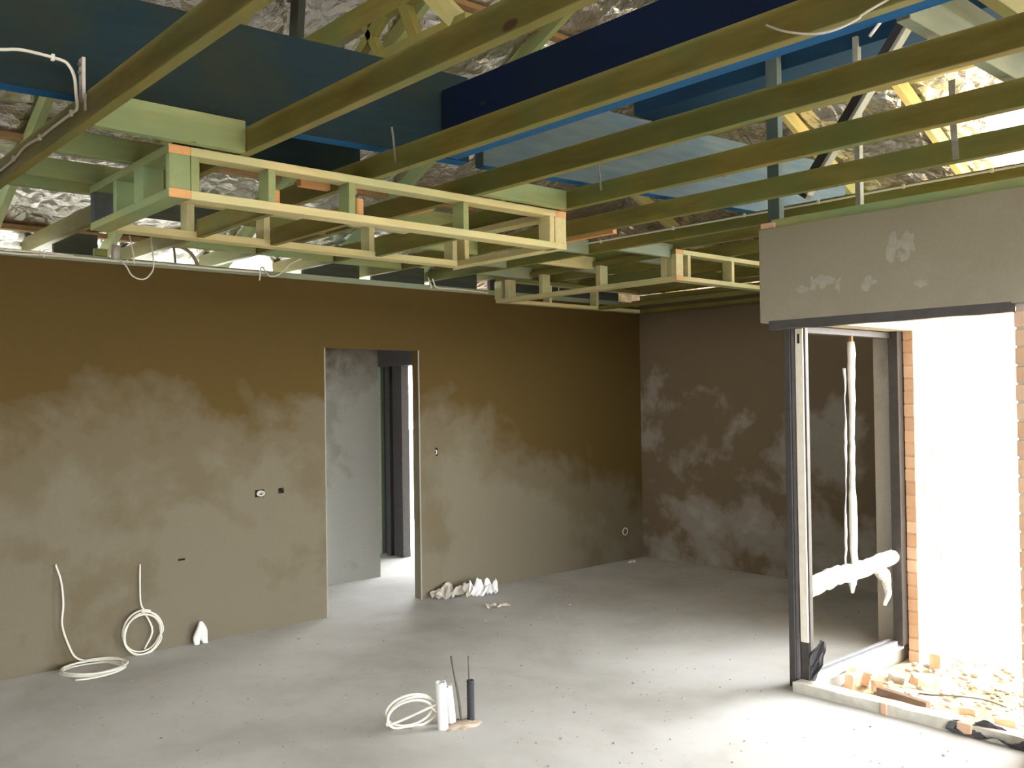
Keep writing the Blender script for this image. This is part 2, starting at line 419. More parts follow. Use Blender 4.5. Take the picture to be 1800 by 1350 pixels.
# ================================================================== BLUE BEAMS
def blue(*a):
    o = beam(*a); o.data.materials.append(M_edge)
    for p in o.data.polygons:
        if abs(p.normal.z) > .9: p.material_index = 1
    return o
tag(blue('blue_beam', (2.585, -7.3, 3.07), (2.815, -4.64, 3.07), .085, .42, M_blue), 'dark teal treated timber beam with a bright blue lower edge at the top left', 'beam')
tag(blue('blue_beam', (2.822, -4.55, 3.07), (3.09, -1.45, 3.07), .075, .42, M_bgrey), 'grey-blue timber beam beyond the navy beam, ending square at the right', 'beam')
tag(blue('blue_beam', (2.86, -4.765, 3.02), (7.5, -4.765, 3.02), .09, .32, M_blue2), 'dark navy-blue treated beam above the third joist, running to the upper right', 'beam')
tag(beam('blue_beam', (2.35, -2.70, 3.63), (4.85, -2.70, 3.63), .20, .13, M_blue3), 'thin blue beam high in the roof behind the brace', 'beam')
tag(beam('dark_beam', (2.2, -5.85, 2.95), (2.2, -4.87, 2.95), .06, .24, M_blue), 'short near-black blue beam behind the near ladder box', 'beam')
tag(beam('girder_board', (5.06, -4.69, 2.95), (5.06, -.2, 2.95), .045, .18, M_pale), 'wide pale green board at the upper right carrying a white cable', 'beam')
tag(beam('girder_board', (5.20, -4.69, 3.03), (5.20, -.2, 3.03), .045, .14, M_joist), 'brown-olive board just behind the wide pale green board', 'beam')

# ================================================================== CEILING JOISTS
JB = 2.729
JY = [-7.72, -7.07, -6.420, -5.775, -5.116, -4.517, -3.892, -3.249, -2.62]
JN = ['out of view at the far left', 'beyond the upper left corner', 'nearest to the camera, crossing the top left corner', 'second from the upper left, crossing the teal beam',
      'below the navy-blue beam and parallel to it', 'fourth from the upper left, just under the bright blue edge', 'meeting the right end of the near ladder box',
      'sixth from the upper left, third above the rendered bulkhead', 'with a clipped white cable, lowest above the rendered bulkhead']
for y, s in zip(JY, JN):
    h = .105 if y < -3 else .085
    x1 = 8.9
    o = beam('ceiling_joist', (-.60, y, JB+h/2), (x1, y, JB+h/2), .042, h, M_joist)
    tag(o, 'olive pine ceiling joist '+s, 'joist', 'ceiling joists across the room')
for y, s in ((-1.96, 'over the front of the far box frame'), (-1.33, 'over the middle of the far box frame'), (-.70, 'second from the rear wall'), (-.12, 'along the rear wall')):
    o = beam('ceiling_joist', (-.45, y, 2.79+.05), (3.6, y, 2.79+.05), .042, .10, M_joist)
    tag(o, 'dark olive ceiling joist '+s, 'joist', 'ceiling joists over the far box frame')
def nog(x, ya, yb, m_, s, z=JB, h=.10, w=.042):
    o = beam('nogging', (x, ya, z+h/2), (x, yb, z+h/2), w, h, m_)
    return tag(o, s, 'nogging', 'noggings between joists')
nog(2.787, -6.398, -5.797, M_green, 'bright green timber nogging under the blue edge left of the near ladder box', h=.13)
nog(2.787, -4.495, -3.914, M_green, 'pale green nogging above the right end of the near ladder box')
nog(2.33, -6.398, -5.797, M_green, 'green nogging second row left of the near ladder box')
nog(1.86, -6.398, -5.797, M_green, 'green nogging third row left of the near ladder box', h=.085)
nog(1.60, -6.398, -5.797, M_green, 'green nogging fourth row, above the foil left of the ladder box', h=.085)
nog(1.30, -5.09, -4.54, M_joist, 'olive nogging deep behind the near ladder box')
nog(1.9, -4.495, -3.914, M_green, 'green nogging seen through the right of the near ladder box')
nog(1.25, -3.87, -3.27, M_green, 'pale nogging behind the right foot of the near ladder box')
nog(1.75, -3.227, -2.64, M_pale, 'pale nogging in the bay left of the cable joist, right one')
nog(0.85, -3.227, -2.64, M_pale, 'pale nogging in the bay left of the cable joist, left one')
nog(2.0, -2.598, -1.98, M_pale, 'pale nogging between cable joist and far box frame, right one')
nog(1.2, -2.598, -1.98, M_ladder, 'cream nogging between cable joist and far box frame, middle one')
nog(0.45, -2.598, -1.98, M_pale, 'pale nogging between cable joist and far box frame, left one')
nog(1.45, -1.94, -1.35, M_pale, 'pale nogging above the far box frame, right one', z=2.79, h=.09)
nog(0.75, -1.94, -1.35, M_pale, 'pale nogging above the far box frame, left one', z=2.79, h=.09)
nog(1.2, -5.75, -5.14, M_dark, 'dark nogging behind the left part of the near ladder box')
for x, ya, yb, s in ((.35, -5.09, -4.54, 'third bay'), (.35, -4.49, -3.92, 'fourth bay'), (.30, -3.87, -3.27, 'fifth bay')):
    nog(x, ya, yb, M_green, 'pale green nogging close to the left wall, '+s+' from the left')

for ya, yb, s in ((-5.70, -5.42, 'left of the U cable'), (-3.85, -3.33, 'fifth bay'), (-3.20, -2.66, 'sixth bay'), (-2.58, -2.06, 'beside the far box frame'), (-1.90, -1.0, 'inside the far box frame'), (-.95, -.1, 'at the far corner')):
    nog(-.22, ya, yb, M_dark, 'added dark board screening bright foil above the left wall, '+s, z=2.675, h=.17)  # boards added to block the bright foil showing over the wall top
# ================================================================== LADDER BOX A
X1, X2, Y1, Y2, ZB, ZT = 1.798, 2.750, -6.097, -3.860, 2.516, 2.727
A = empty('ladder_frame', (X1, Y1, ZB), 'near rectangular ladder box of pale pine battens hanging below the joists', 'ceiling frame')
t = .035; w = .09
def plate(p0, p1, m_=M_ladder, nm='plate', par=A, w=w, t=t, lab=None):
    o = beam(nm, p0, p1, w, t, m_, par)
    if lab: o['label'] = lab
    return o
for z in (ZB+t/2, ZT-t/2):
    plate((X2-w/2, Y1+w, z), (X2-w/2, Y2-w+.03, z))
    plate((X1+w/2, Y1+w, z), (X1+w/2, Y2-w, z))
    plate((X1, Y1+w/2, z), (X2-.006, Y1+w/2, z), M_green)
    plate((X1, Y2-w/2, z), (X2-.006, Y2-w/2, z), M_ladder)
    # orange end grain at the front corners
    o = box('end_grain', X2-.006, X2, Y1+.001, Y1+w-.001, z-t/2, z+t/2, M_orange, A, .001); o['label'] = 'orange end grain of a plate'
o = box('end_grain', X2-.006, X2, Y2-w+.001, Y2-.001, ZT-t, ZT, M_orange, A, .001); o['label'] = 'orange end grain of a plate'
o = box('end_grain', X2-.006, X2, Y2-w+.001, Y2-.001, ZB, ZB+t, M_ladder, A, .001)
def stud(x, y, m_=M_ladder, wx=w, wy=t, z0=ZB+t, z1=ZT-t, par=A, nm='stud'):
    return box(nm, x-wx/2, x+wx/2, y-wy/2, y+wy/2, z0, z1, m_, par, .002)
stud(X2-.02, Y1+w/2, M_green, .04, w-.004)       # corner block
stud(X2-.045, Y1+w+.018, M_green)
for y in (-5.650, -5.250, -4.580): stud(X2-w/2, y, M_green)
stud(X2-w/2, -3.972, M_ladder); stud(X2-.02, Y2-w/2, M_ladder, .04, w-.004)
for y in (-5.645, -5.235, -4.578, -3.97): stud(X1+w/2, y, M_ladder)
stud(X1+w/2, Y2-w/2+.03, M_ladder)
stud(X1+.33, Y1+w/2, M_green, .035, w); stud(X1+.62, Y1+w/2, M_green, .10, w)
stud(X1+.03, Y1+w/2, M_dark, .05, w)
for y in (-5.60, -5.20, -4.54): 
    beam('cross_piece', (X1+w, y, ZB+.05), (X2-w, y, ZB+.05), .035, .09, M_joist, A)
for y, z in ((-5.605, .07), (-5.175, .09)):
    o = box('end_block', X2-.09, X2-.05, y-.018, y+.02, ZB+t, ZB+t+z, M_orange, A, .006); o['label'] = 'small orange offcut standing on the plate'
# offcuts inside, orange light on them put into their timber colour
o = beam('offcut', (1.75, -4.35, 2.80), (2.15, -4.35, 2.80), .04, .05, M_orange); tag(o, 'orange timber offcut lying behind the right of the near ladder box', 'timber')
o = beam('offcut', (2.35, -5.30, 2.775), (2.35, -4.98, 2.775), .04, .07, M_orange); tag(o, 'orange-yellow timber packer behind the middle of the near ladder box', 'timber')
o = beam('offcut', (2.02, -3.12, 2.755), (2.45, -3.12, 2.755), .04, .05, M_orange); tag(o, 'long orange timber strip right of the near ladder box', 'timber')

# ================================================================== LADDER BOX B (far corner)
BX, BY, BZ, BT = 2.07, -2.017, 2.555, 2.788
B = empty('ladder_frame', (0, BY, BZ), 'far ladder box frame hung in the corner above the left and rear walls', 'ceiling frame')
for z in (BZ+t/2, BT-t/2):
    plate((0.01, BY+w/2, z), (BX-.006, BY+w/2, z), M_ladder if z < 2.6 else M_joist, par=B)
    plate((BX-w/2, BY+w, z), (BX-w/2, -.02, z), M_ladder, par=B)
    plate((0.01+w/2, BY+w, z), (0.01+w/2, -.02, z), M_ladder if z < 2.6 else M_joist, par=B)
    plate((0.1, -.02-w/2, z), (BX-w, -.02-w/2, z), M_joist, par=B)
    o = box('end_grain', BX-.006, BX, BY+.001, BY+w-.001, z-t/2, z+t/2, M_orange, B, .001); o['label'] = 'pink-orange end grain of a plate'
for x in (.045, .165, .61, 1.28, 1.95): stud(x, BY+w/2, M_ladder, .09 if x < .1 else .05, w, BZ+t, BT-t, B)
stud(BX-.02, BY+w/2, M_ladder, .04, w-.004, BZ+t, BT-t, B)
for y in (-1.855, -1.29, -.66, -.1): stud(BX-w/2, y, M_ladder, w, t, BZ+t, BT-t, B)
for y in (-1.4, -.75): stud(.055, y, M_ladder, w, t, BZ+t, BT-t, B)
plate((.1, -.72, BZ+t/2), (BX-w, -.72, BZ+t/2), M_joist, 'cross_piece', B, .05)

# ================================================================== TRUSSES
T = empty('roof_truss', (1.6, -5.0, 3.3), 'dark timber truss webs standing on the teal beam at the top centre left', 'truss')
TY = -5.0
beam('chord', (1.4, TY, 3.40), (3.3, TY, 3.33), .04, .07, M_joist, T)
beam('collar', (1.9, TY, 3.60), (2.95, TY, 3.60), .05, .12, M_joist, T)
for a, b, m_, th in (((1.76, 3.42), (1.84, 4.0), M_dark, .09), ((2.42, 3.42), (2.74, 3.60), M_joist, .05), ((2.80, 3.62), (2.93, 3.34), M_joist, .06), ((2.93, 3.64), (3.22, 3.36), M_raft, .085), ((2.62, 3.38), (2.50, 3.56), M_joist, .04)):
    beam('web', (a[0], TY, a[1]), (b[0], TY, b[1]), .045, th, m_, T)
T = empty('roof_truss', (3.65, -2.88, 2.79), 'truss standing above the rendered bulkhead with a dark diagonal web and grey posts', 'truss')
TY = -2.86
o = beam('web', (4.238, TY, 3.60), (3.62, TY, 2.80), .05, .075, M_black, T); o['label'] = 'black diagonal web'
o = beam('flange', (4.275, TY-.012, 3.60), (3.665, TY-.012, 2.80), .06, .02, M_lip, T); o['label'] = 'pale edge strip of the diagonal'  # paler strip along one side of the dark web
beam('post', (3.45, TY, 2.68), (3.45, TY, 3.65), .05, .075, M_post, T)
beam('post', (3.926, TY+.06, 2.69), (3.926, TY+.06, 3.62), .04, .03, M_lip, T)
beam('chord', (3.0, TY+.4, 3.85), (4.8, TY+.4, 3.85), .05, .09, M_joist, T)

# plate and a brick end on top of the bulkhead
tag(beam('top_plate', (3.47, -2.9, 2.655), (8.9, -2.9, 2.655), .09, .05, M_green), 'rough green timber plate on top of the rendered bulkhead', 'wall plate')
tag(box('half_brick', 3.41, 3.50, -2.96, -2.86, 2.630, 2.665, M_brick, None, .004), 'orange brick piece on the top left corner of the rendered bulkhead', 'brick')

# ================================================================== STRAPS AND BRACKET
def strap(pts, label, wd=.02):
    P = [Vector(p) for p in pts]; org = P[-1].copy(); bm = bmesh.new(); rows = []
    for p in P:
        rows.append([bm.verts.new(p-org+Vector((sx*wd/2, sy, 0))) for sx, sy in ((-1,0),(1,0),(1,.002),(-1,.002))])
    for a, b in zip(rows, rows[1:]):
        for k in range(4): bm.faces.new((a[k], a[(k+1) % 4], b[(k+1) % 4], b[k]))
    bm.faces.new(rows[0]); bm.faces.new(rows[-1][::-1])
    o = bm_obj('hoop_iron_strap', bm, M_galv); o.location = org
    return tag(o, label, 'metal strap')
strap([(2.915, -5.143, 2.93), (2.925, -5.143, 2.88), (2.938, -5.140, 2.766)], 'thin bright metal strap on the joist below the teal beam', .012)
strap([(3.05, -3.918, 2.92), (3.06, -3.918, 2.84), (3.066, -3.916, 2.785)], 'thin bright metal strap hanging near the right end of the pale panel', .014)
strap([(5.0, -5.142, 2.96), (5.0, -5.142, 2.90), (5.0, -5.140, 2.83)], 'thin grey strap at the right end of the third joist', .014)
strap([(4.62, -3.275, 3.1), (4.62, -3.275, 2.95), (4.63, -3.272, 2.74)], 'dark metal strap at the upper right beside the green board', .03)
b = empty('steel_bracket', (2.85, -6.455, 2.76), 'pale punched steel bracket hanging on the nearest joist at the top left', 'bracket')
box('plate', 2.828, 2.868, -6.457, -6.445, 2.80, 2.955, M_galv, b, .001)
box('flange', 2.862, 2.874, -6.452, -6.443, 2.76, 2.82, M_galv, b, .001)
for z in (2.90, 2.93): 
    tube('bolt', [(2.848, -6.466, z), (2.848, -6.452, z)], .006, M_rod, b, 6, 1)

# ================================================================== CABLES
def cable(pts, r, label, clips=(), mat_=M_cable, grp=None):
    o = tube('cable', pts, r, mat_, None, 6, 5)
    tag(o, label, 'cable', grp)
    for c in clips:
        k = box('clip', c[0]-.008, c[0]+.008, c[1]-.008, c[1]+.004, c[2]-.012, c[2]+.012, M_cable, o, .002)
    return o
def sh(pts, dx=0, dy=0, dz=0): return [(a+dx, b_+dy, c+dz) for a, b_, c in pts]
cable([(2.80,-6.95,2.90),(2.80,-6.813,2.92),(2.80,-6.708,2.939),(2.80,-6.636,2.954),(2.80,-6.513,2.949),(2.80,-6.481,2.933),(2.81,-6.466,2.89),(2.854,-6.475,2.819),(2.8,-6.455,2.785),(2.713,-6.448,2.787),(2.443,-6.447,2.788),(2.301,-6.447,2.786),(2.071,-6.447,2.795),(1.837,-6.447,2.774),(1.2,-6.447,2.77),(.3,-6.447,2.76)],
      .006, 'white cable looping down onto the nearest joist at the top left', [(2.80,-6.535,2.951),(2.713,-6.448,2.787),(2.301,-6.447,2.786),(1.9,-6.447,2.78)])
cable([(.022,-7.5,2.648),(.022,-6.073,2.640),(.022,-5.88,2.643),(.022,-5.643,2.648),(.022,-5.429,2.646),(.022,-5.128,2.652),(.022,-4.889,2.650),(.02,-4.3,2.652)], .008, 'white cable running along the top of the left wall', [(.022,-5.82,2.645),(.022,-5.3,2.65)])
cable([(.05,-6.5,2.66),(.05,-6.078,2.654),(.05,-5.95,2.655),(.05,-5.785,2.657),(.04,-5.649,2.652)], .007, 'second white cable beside the first at the left end of the wall top')
cable([(.05,-5.86,2.635),(.06,-5.848,2.650),(.06,-5.815,2.677),(.06,-5.781,2.664),(.06,-5.771,2.632)], .003, 'small thin wire hoop above the left wall')
cable([(.03,-5.36,2.66),(.1,-5.336,2.605),(.1,-5.307,2.555),(.1,-5.27,2.531),(.1,-5.224,2.527),(.1,-5.186,2.553),(.1,-5.155,2.613),(.1,-5.162,2.72),(.09,-5.17,2.85)], .005, 'cream cable hanging in a U loop over the wall top left of the pipes')
cable([(.06,-5.30,2.82),(.06,-5.275,2.70),(.06,-5.27,2.63)], .005, 'short cable hanging inside the U loop')
cable([(.04,-4.352,2.59),(.05,-4.352,2.612),(.05,-4.347,2.676),(.05,-4.329,2.686),(.05,-4.306,2.658),(.05,-4.274,2.627),(.05,-4.228,2.63),(.06,-4.186,2.655),(.06,-4.133,2.702),(.06,-4.085,2.741),(.06,-3.939,2.797),(.06,-3.6,2.84)], .005, 'pinkish cable curling over the wall top above the socket holes')
cable([(.05,-2.76,2.72),(.05,-2.746,2.688),(.045,-2.723,2.655),(.04,-2.674,2.645),(.035,-2.499,2.650),(.035,-2.306,2.645),(.035,-2.127,2.640)], .006, 'thin grey cable lying on the wall top beside the far box frame')
cable([(.04,-2.80,2.73),(.05,-2.775,2.66),(.04,-2.77,2.64)], .005, 'short cable end by the wall top above the doorway side wall')
cb = cable([(.2,-2.65,2.790),(1.578,-2.65,2.802),(2.624,-2.65,2.800),(3.456,-2.65,2.795),(4.135,-2.65,2.799),(4.698,-2.65,2.798),(6,-2.65,2.80)], .006, 'long white cable clipped along the lowest joist above the bulkhead',
      [(x,-2.652,2.80) for x in (1.9,2.55,3.1,3.6,4.1,4.55)])
cable([(4.86,-5.145,2.79),(4.931,-5.16,2.746),(5.021,-5.16,2.711),(5.09,-5.16,2.703),(5.157,-5.16,2.713),(5.181,-5.16,2.724),(5.4,-5.15,2.78)], .0035, 'white cable sagging below the joist at the top right')
cable([(4.98,-4.75,2.82),(5.02,-4.70,2.90),(5.02,-4.66,2.93),(5.025,-4.60,2.96),(5.02,-4.45,2.985),(5.02,-4.2,2.965),(5.02,-3.9,2.97),(5.02,-3.4,3.0)], .006, 'white cable running along the wide pale green board')
cable([(-.04,-5.05,2.80),(-.02,-4.981,2.789),(-.02,-4.908,2.788),(-.02,-4.847,2.753),(-.02,-4.806,2.696),(-.02,-4.785,2.649)], .013, 'grey flexible conduit bending over the wall top', mat_=flat('grey_conduit', (.25,.22,.17), .5))
cable([(-.02,-4.969,2.80),(-.02,-4.962,2.74),(-.02,-4.954,2.649)], .008, 'dark pipe rising from the wall top beside the conduit', mat_=M_rod)
tag(tube('pipe_fitting', [(-.03,-5.36,2.65),(-.03,-5.36,2.71),(-.03,-5.355,2.76)], .03, flat('grey_fitting', (.5,.48,.42), .6), None, 10, 1), 'stubby grey pipe fitting on the wall top left of the U cable', 'pipe')
tag(beam('electrical_box', (-.03,-5.50,2.70), (-.03,-5.42,2.70), .05, .05, M_joist), 'small brown junction block on the wall top', 'junction box')

# coils
def coil(cx, cy, cz, a, b_, ax1, ax2, turns, jit, seed):
    random.seed(seed); pts = []; n = 16
    ax1, ax2 = Vector(ax1).normalized(), Vector(ax2).normalized(); nrm = ax1.cross(ax2)
    for i in range(int(turns*n)+1):
        th = 2*math.pi*i/n; k = i//n
        s = 1+jit*math.sin(k*2.3+.6*math.sin(th+k))
        pts.append(Vector((cx, cy, cz))+ax1*(a*s*math.cos(th)+.012*math.sin(k*1.7))+ax2*(b_*s*math.sin(th)+.010*math.cos(k*2.1))+nrm*(.010*(k-turns/2)+.006*math.sin(th*1.5)))
    return pts
cA = coil(.215, -5.60, .022, .19, .165, (0,1,0), (1,0,0), 3.4, .06, 1)
cA = [Vector((p.x, p.y, max(.008, p.z))) for p in cA]
pts = [(.010,-5.764,.675),(.035,-5.738,.569),(.05,-5.729,.423),(.045,-5.736,.29),(.04,-5.696,.152),(.04,-5.656,.07),(.05,-5.593,.035),(.07,-5.50,.02)]
o = tube('cable_coil', pts+[tuple(p) for p in cA[2:]], .0065, M_cable, None, 8, 4)
tag(o, 'white cable dropping from the wall into a flat floor coil, far left', 'cable')
k = box('cable_tie', .37, .42, -5.60, -5.575, .004, .04, M_wrap, o, .003); k.location -= o.location
cB = coil(.055, -5.232, .148, .125, .142, (0,1,.0), (.10,0,1), 3.3, .045, 5)
o = tube('cable_coil', [(.010,-5.231,.605),(.02,-5.236,.46),(.03,-5.234,.34),(.035,-5.20,.285)]+[tuple(p) for p in cB[3:]]+[(.05,-5.2,.25),(.06,-5.17,.15),(.05,-5.22,.04)], .0062, M_cable, None, 8, 4)
tag(o, 'white cable coil hanging upright against the left wall from a short lead', 'cable')
for z in (.52, .29):
    k = tube('wrap', [(.03,-5.235,z-.02),(.03,-5.235,z+.02)], .011, M_cable, o, 8, 1); k.location -= o.location
# curled flap of pipe lagging low on the wall
bm = bmesh.new()
for s, y0 in ((1, -4.80), (-1, -4.86)):
    rows = []
    for i in range(9):
        tt = i/8; z = .155*(1-tt)+.004; wd = .012+.022*math.sin(math.pi*min(1, tt*.9))
        y = -4.828+(y0+4.828)*tt*1.05; x = .045+.015*math.sin(tt*6)+.02*tt
        rows.append([bm.verts.new((x+.012*math.cos(a), y+wd*math.sin(a), z)) for a in [2*math.pi*q/7 for q in range(7)]])
    for a, c in zip(rows, rows[1:]):
        for q in range(7): bm.faces.new((a[q], a[(q+1) % 7], c[(q+1) % 7], c[q]))
    bm.faces.new(rows[0]); bm.faces.new(rows[-1])
tag(bm_obj('wrapped_pipe_end', bm, M_wrap, smooth=True), 'small white forked plastic wrapping at the foot of the left wall', 'plastic wrap')
box('hole_behind', 0, .002, -4.86, -4.80, .02, .14, M_void, None); bpy.data.objects.remove(bpy.data.objects['hole_behind'])
# wires in socket holes
o = empty('socket_wires', (0, -4.347, 1.01), 'white wire ends curled in the left socket hole of the left wall', 'wires')
for i in range(3):
    pts = [(-.03, 0, 0)]+[(.004+.006*i, .022*math.cos(a+i)+.004*i, .018*math.sin(a+i)) for a in [x*.9 for x in range(7)]]
    tube('wire', [(p[0], p[1]-4.347, p[2]+1.012) for p in pts], .004, M_cable, o, 6, 4)
o = tube('wire_end', [(-.03,-4.172,1.02),(.01,-4.175,1.022),(.02,-4.165,1.032)], .005, M_black, None, 6, 4); tag(o, 'black wire end in the right of the two socket holes', 'wires')
o = tube('switch_wire', [(-.05,-2.712,1.262),(.004,-2.712,1.25),(.008,-2.710,1.225),(-.02,-2.710,1.212)], .006, M_cable, None, 6, 4); tag(o, 'white wire end in the small slot right of the doorway', 'wires')
o = tube('wire_ring', [(.008, -.288+.036*math.cos(a), .296+.036*math.sin(a)) for a in [k*math.pi/5 for k in range(11)]], .004, M_cable, None, 6, 3); tag(o, 'small white wire ring low on the left wall near the far corner', 'wires')

# ================================================================== FLOOR PENETRATIONS
def pipe_bm(r, h, tilt, th=.004, ribs=0, jag=0, seg=20):
    bm = bmesh.new(); n = 24 if ribs else 2; rings = []
    for i in range(n+1):
        z = h*i/n; rr = r*(1+(.05*(i % 2) if ribs else 0))
        rings.append([bm.verts.new((rr*math.cos(2*math.pi*k/seg)+tilt*z, rr*math.sin(2*math.pi*k/seg), z+(jag*math.sin(k*2.1)*math.cos(k*.7) if i == n else 0))) for k in range(seg)])
    top = rings[-1]
    inner = [bm.verts.new(v.co*1) for v in top]
    for k, v in enumerate(inner): v.co = Vector(((r-th)*math.cos(2*math.pi*k/seg)+tilt*h, (r-th)*math.sin(2*math.pi*k/seg), top[k].co.z))
    low = [bm.verts.new(v.co+Vector((-tilt*h*.7, 0, -h*.7))) for v in inner]
    rings += [inner, low]
    for a, b_ in zip(rings, rings[1:]):
        for k in range(seg): bm.faces.new((a[k], a[(k+1) % seg], b_[(k+1) % seg], b_[k]))
    bm.faces.new(low); return bm
def pipe(loc, label, *a, m_=M_pvc, name='pvc_pipe', **k):
    o = bm_obj(name, pipe_bm(*a, **k), m_, smooth=False); o.location = loc; return tag(o, label, 'pipe')
pipe((2.560, -4.625, 0), 'front white pvc pipe stub standing in the middle of the floor', .028, .235, -.06, jag=.006)
pipe((2.520, -4.535, 0), 'white pvc pipe leaning just behind the front white stub', .022, .185, -.16, jag=.012)
pipe((2.560, -4.440, 0), 'black ribbed conduit stub right of the white pipes', .019, .210, .0, ribs=1, m_=M_black, name='conduit_stub')
o = tube('reinforcing_rod', [(2.535,-4.485,0),(2.53,-4.50,.14),(2.52,-4.535,.345)], .0065, M_rod, None, 8, 4); tag(o, 'tall thin grey rod leaning between the white pipes and the black conduit', 'rod')
o = tube('reinforcing_rod', [(2.556,-4.442,.02),(2.553,-4.442,.22),(2.55,-4.443,.335)], .005, M_rod, None, 8, 4); tag(o, 'thin rod sticking up out of the black conduit', 'rod')
bm = bmesh.new(); bmesh.ops.create_icosphere(bm, subdivisions=3, radius=1)
for v in bm.verts:
    n_ = noise.noise(v.co*2.5)*.35
    v.co = Vector((v.co.x*.06*(1+3*n_), v.co.y*.10*(1+3*n_), max(-.002, v.co.z*.006*(1+n_))))
o = bm_obj('sand_spill', bm, flat('orange_sand', (.52,.42,.33), .95), smooth=True); o.location = (2.58,-4.53,0); tag(o, 'thin orange-brown sand spill round the feet of the pipes', 'sand')
cc = coil(2.43, -4.735, .075, .125, .075, (.35,.9,.12), (-.1,-.05,1), 2.6, .08, 3)
cc = [Vector((p.x, p.y, max(.008, p.z))) for p in cc]
o = tube('cable_coil', [tuple(p) for p in cc]+[(2.50,-4.62,.11),(2.52,-4.56,.14)], .007, M_cable, None, 8, 4); tag(o, 'white cable loop leaning left of the white pipes on the floor', 'cable')

# paper and bag by the doorway
def crumple(name, size, mat_, loc, label, cat, seed, rotz=0, h=.06):
    bm = bmesh.new(); bmesh.ops.create_grid(bm, x_segments=14, y_segments=10, size=1)
    for v in bm.verts:
        x, y = v.co.x, v.co.y
        z = h*abs(noise.noise(Vector((x*1.6+seed, y*1.6, seed))))*1.8+.35*h*noise.noise(Vector((x*5, y*5, seed)))+h*.3*(1-abs(y))
        e = 1+.2*noise.noise(Vector((x*2, y*2, seed+9)))
        v.co = Vector((x*size[0]*e, y*size[1]*e, max(.003, z)))
    r = bmesh.ops.solidify(bm, geom=bm.faces[:], thickness=.002)
    o = bm_obj(name, bm, mat_); o.location = loc; o.rotation_euler.z = rotz
    return tag(o, label, cat)
crumple('paper_bag', (.16,.11), M_card, (.10,-2.66,0), 'crumpled grey-beige bag on the floor at the foot of the wall right of the doorway', 'bag', 3.3, 1.2, .09)
crumple('paper_sheet', (.12,.06), M_paper, (.24,-2.40,0), 'bright white crumpled paper beside the grey bag', 'paper', 6.1, .9, .10)
crumple('mortar_lump', (.10,.035), M_card, (.66,-2.61,0), 'low flat beige scrap on the floor right of the white paper', 'scrap', 9.2, 1.3, .025)
crumple('mortar_lump', (.03,.03), M_paper, (.15,-.35,0), 'tiny white scrap on the floor near the far corner', 'scrap', 4.2, .3, .02)
# crumbs over the slab
bm = bmesh.new(); random.seed(21)
for i in range(1000):
    x = random.uniform(.4, 6.0); y = random.uniform(-6.2, -.5)
    if x > 3.3 and y > -2.9: continue
    r = random.choice((.002, .003, .003, .004, .006)) * random.uniform(.7, 1.3)
    mtx = Matrix.Translation((x, y, r*.5)) @ Matrix.Diagonal((random.uniform(.8,1.6), random.uniform(.8,1.6), .7, 1))
    bmesh.ops.create_icosphere(bm, subdivisions=1, radius=r, matrix=mtx)
o = bm_obj('mortar_crumbs', bm, flat('crumb_grey', (.38,.34,.28), .95)); tag(o, 'small mortar crumbs scattered over the concrete slab', 'debris', kind='stuff')
bpy.context.view_layer.update()

# ================================================================== WINDOW AND DOOR FRAMES
wi = empty('window_1', (3.45, -2.0, 0), kind='structure')
# corner post
post = box('corner_post', 3.415, 3.455, -2.75, -2.66, 0, 2.10, M_frame, wi, .002)
box('corner_post', 3.455, 3.475, -2.735, -2.66, 0, 2.10, flat('grey_seal', (.16,.15,.15), .5), wi, .001)
box('corner_post', 3.480, 3.545, -2.733, -2.70, 0, 2.10, M_frame, wi, .002)
bm = box_bm(.048, .012, 1.80, bev=.002); bmesh.ops.subdivide_edges(bm, edges=bm.edges[:], cuts=3, use_grid_fill=True)
for v in bm.verts: v.co.x += .004*noise.noise(Vector((0, 0, v.co.z*4)))
o = bm_obj('protective_tape', bm, M_tape, wi); o.location = Vector((3.512, -2.742, 1.17))-Vector(wi.location); o['label'] = 'cream strip of protective tape on the corner post'
box('tape_lower', 3.485, 3.535, -2.735, -2.72, 0, .27, M_frame, wi, .002)
box('lock_slot', 3.504, 3.518, -2.7505, -2.747, 1.985, 2.04, M_void, wi)
# far jamb, head, sill
box('far_jamb', 3.446, 3.512, -1.53, -1.46, .02, 2.10, M_frame, wi, .002)
box('head', 3.40, 3.46, -2.66, -1.50, 2.055, 2.095, M_frame, wi, .002)
for x0, x1, z1, m_ in ((3.40, 3.425, .045, M_alu), (3.425, 3.45, .02, M_frame), (3.45, 3.475, .045, M_alu), (3.475, 3.51, .015, M_alu)):
    box('sill_track', x0, x1, -2.66, -1.52, 0, z1, m_, wi, .001)
# wrapped upright and wrapped rail
def wrapped(pts, r, seed, nm, lab):
    o = tube(nm, pts, r, M_wrap, wi, 12, 10)
    for v in o.data.vertices:
        v.co += Vector((1,1,0))*(.005 if seed in (1,4) else .010)*noise.noise(Vector((v.co.x*14, v.co.y*22+seed, v.co.z*14)))+Vector((0,0,1))*(.012 if seed == 2 else 0)*noise.noise(Vector((v.co.x*20, v.co.y*16+seed, v.co.z*20)))
    o['label'] = lab; return o
wrapped([(3.45,-2.04,.60),(3.45,-2.045,1.1),(3.45,-2.03,1.6),(3.45,-2.03,2.02)], lambda t_: .020+.004*math.sin(t_*9), 1, 'wrapped_upright', 'white plastic wrapped upright')
wrapped([(3.44,-2.13,.62),(3.44,-2.11,1.1),(3.44,-2.10,1.5),(3.44,-2.10,1.85)], lambda t_: .006+.003*math.sin(t_*14), 4, 'wrap_strand', 'thin loose strand of white plastic')
box('upright_end', 3.44, 3.46, -2.04, -2.02, 2.0, 2.06, M_batten, wi, .001)
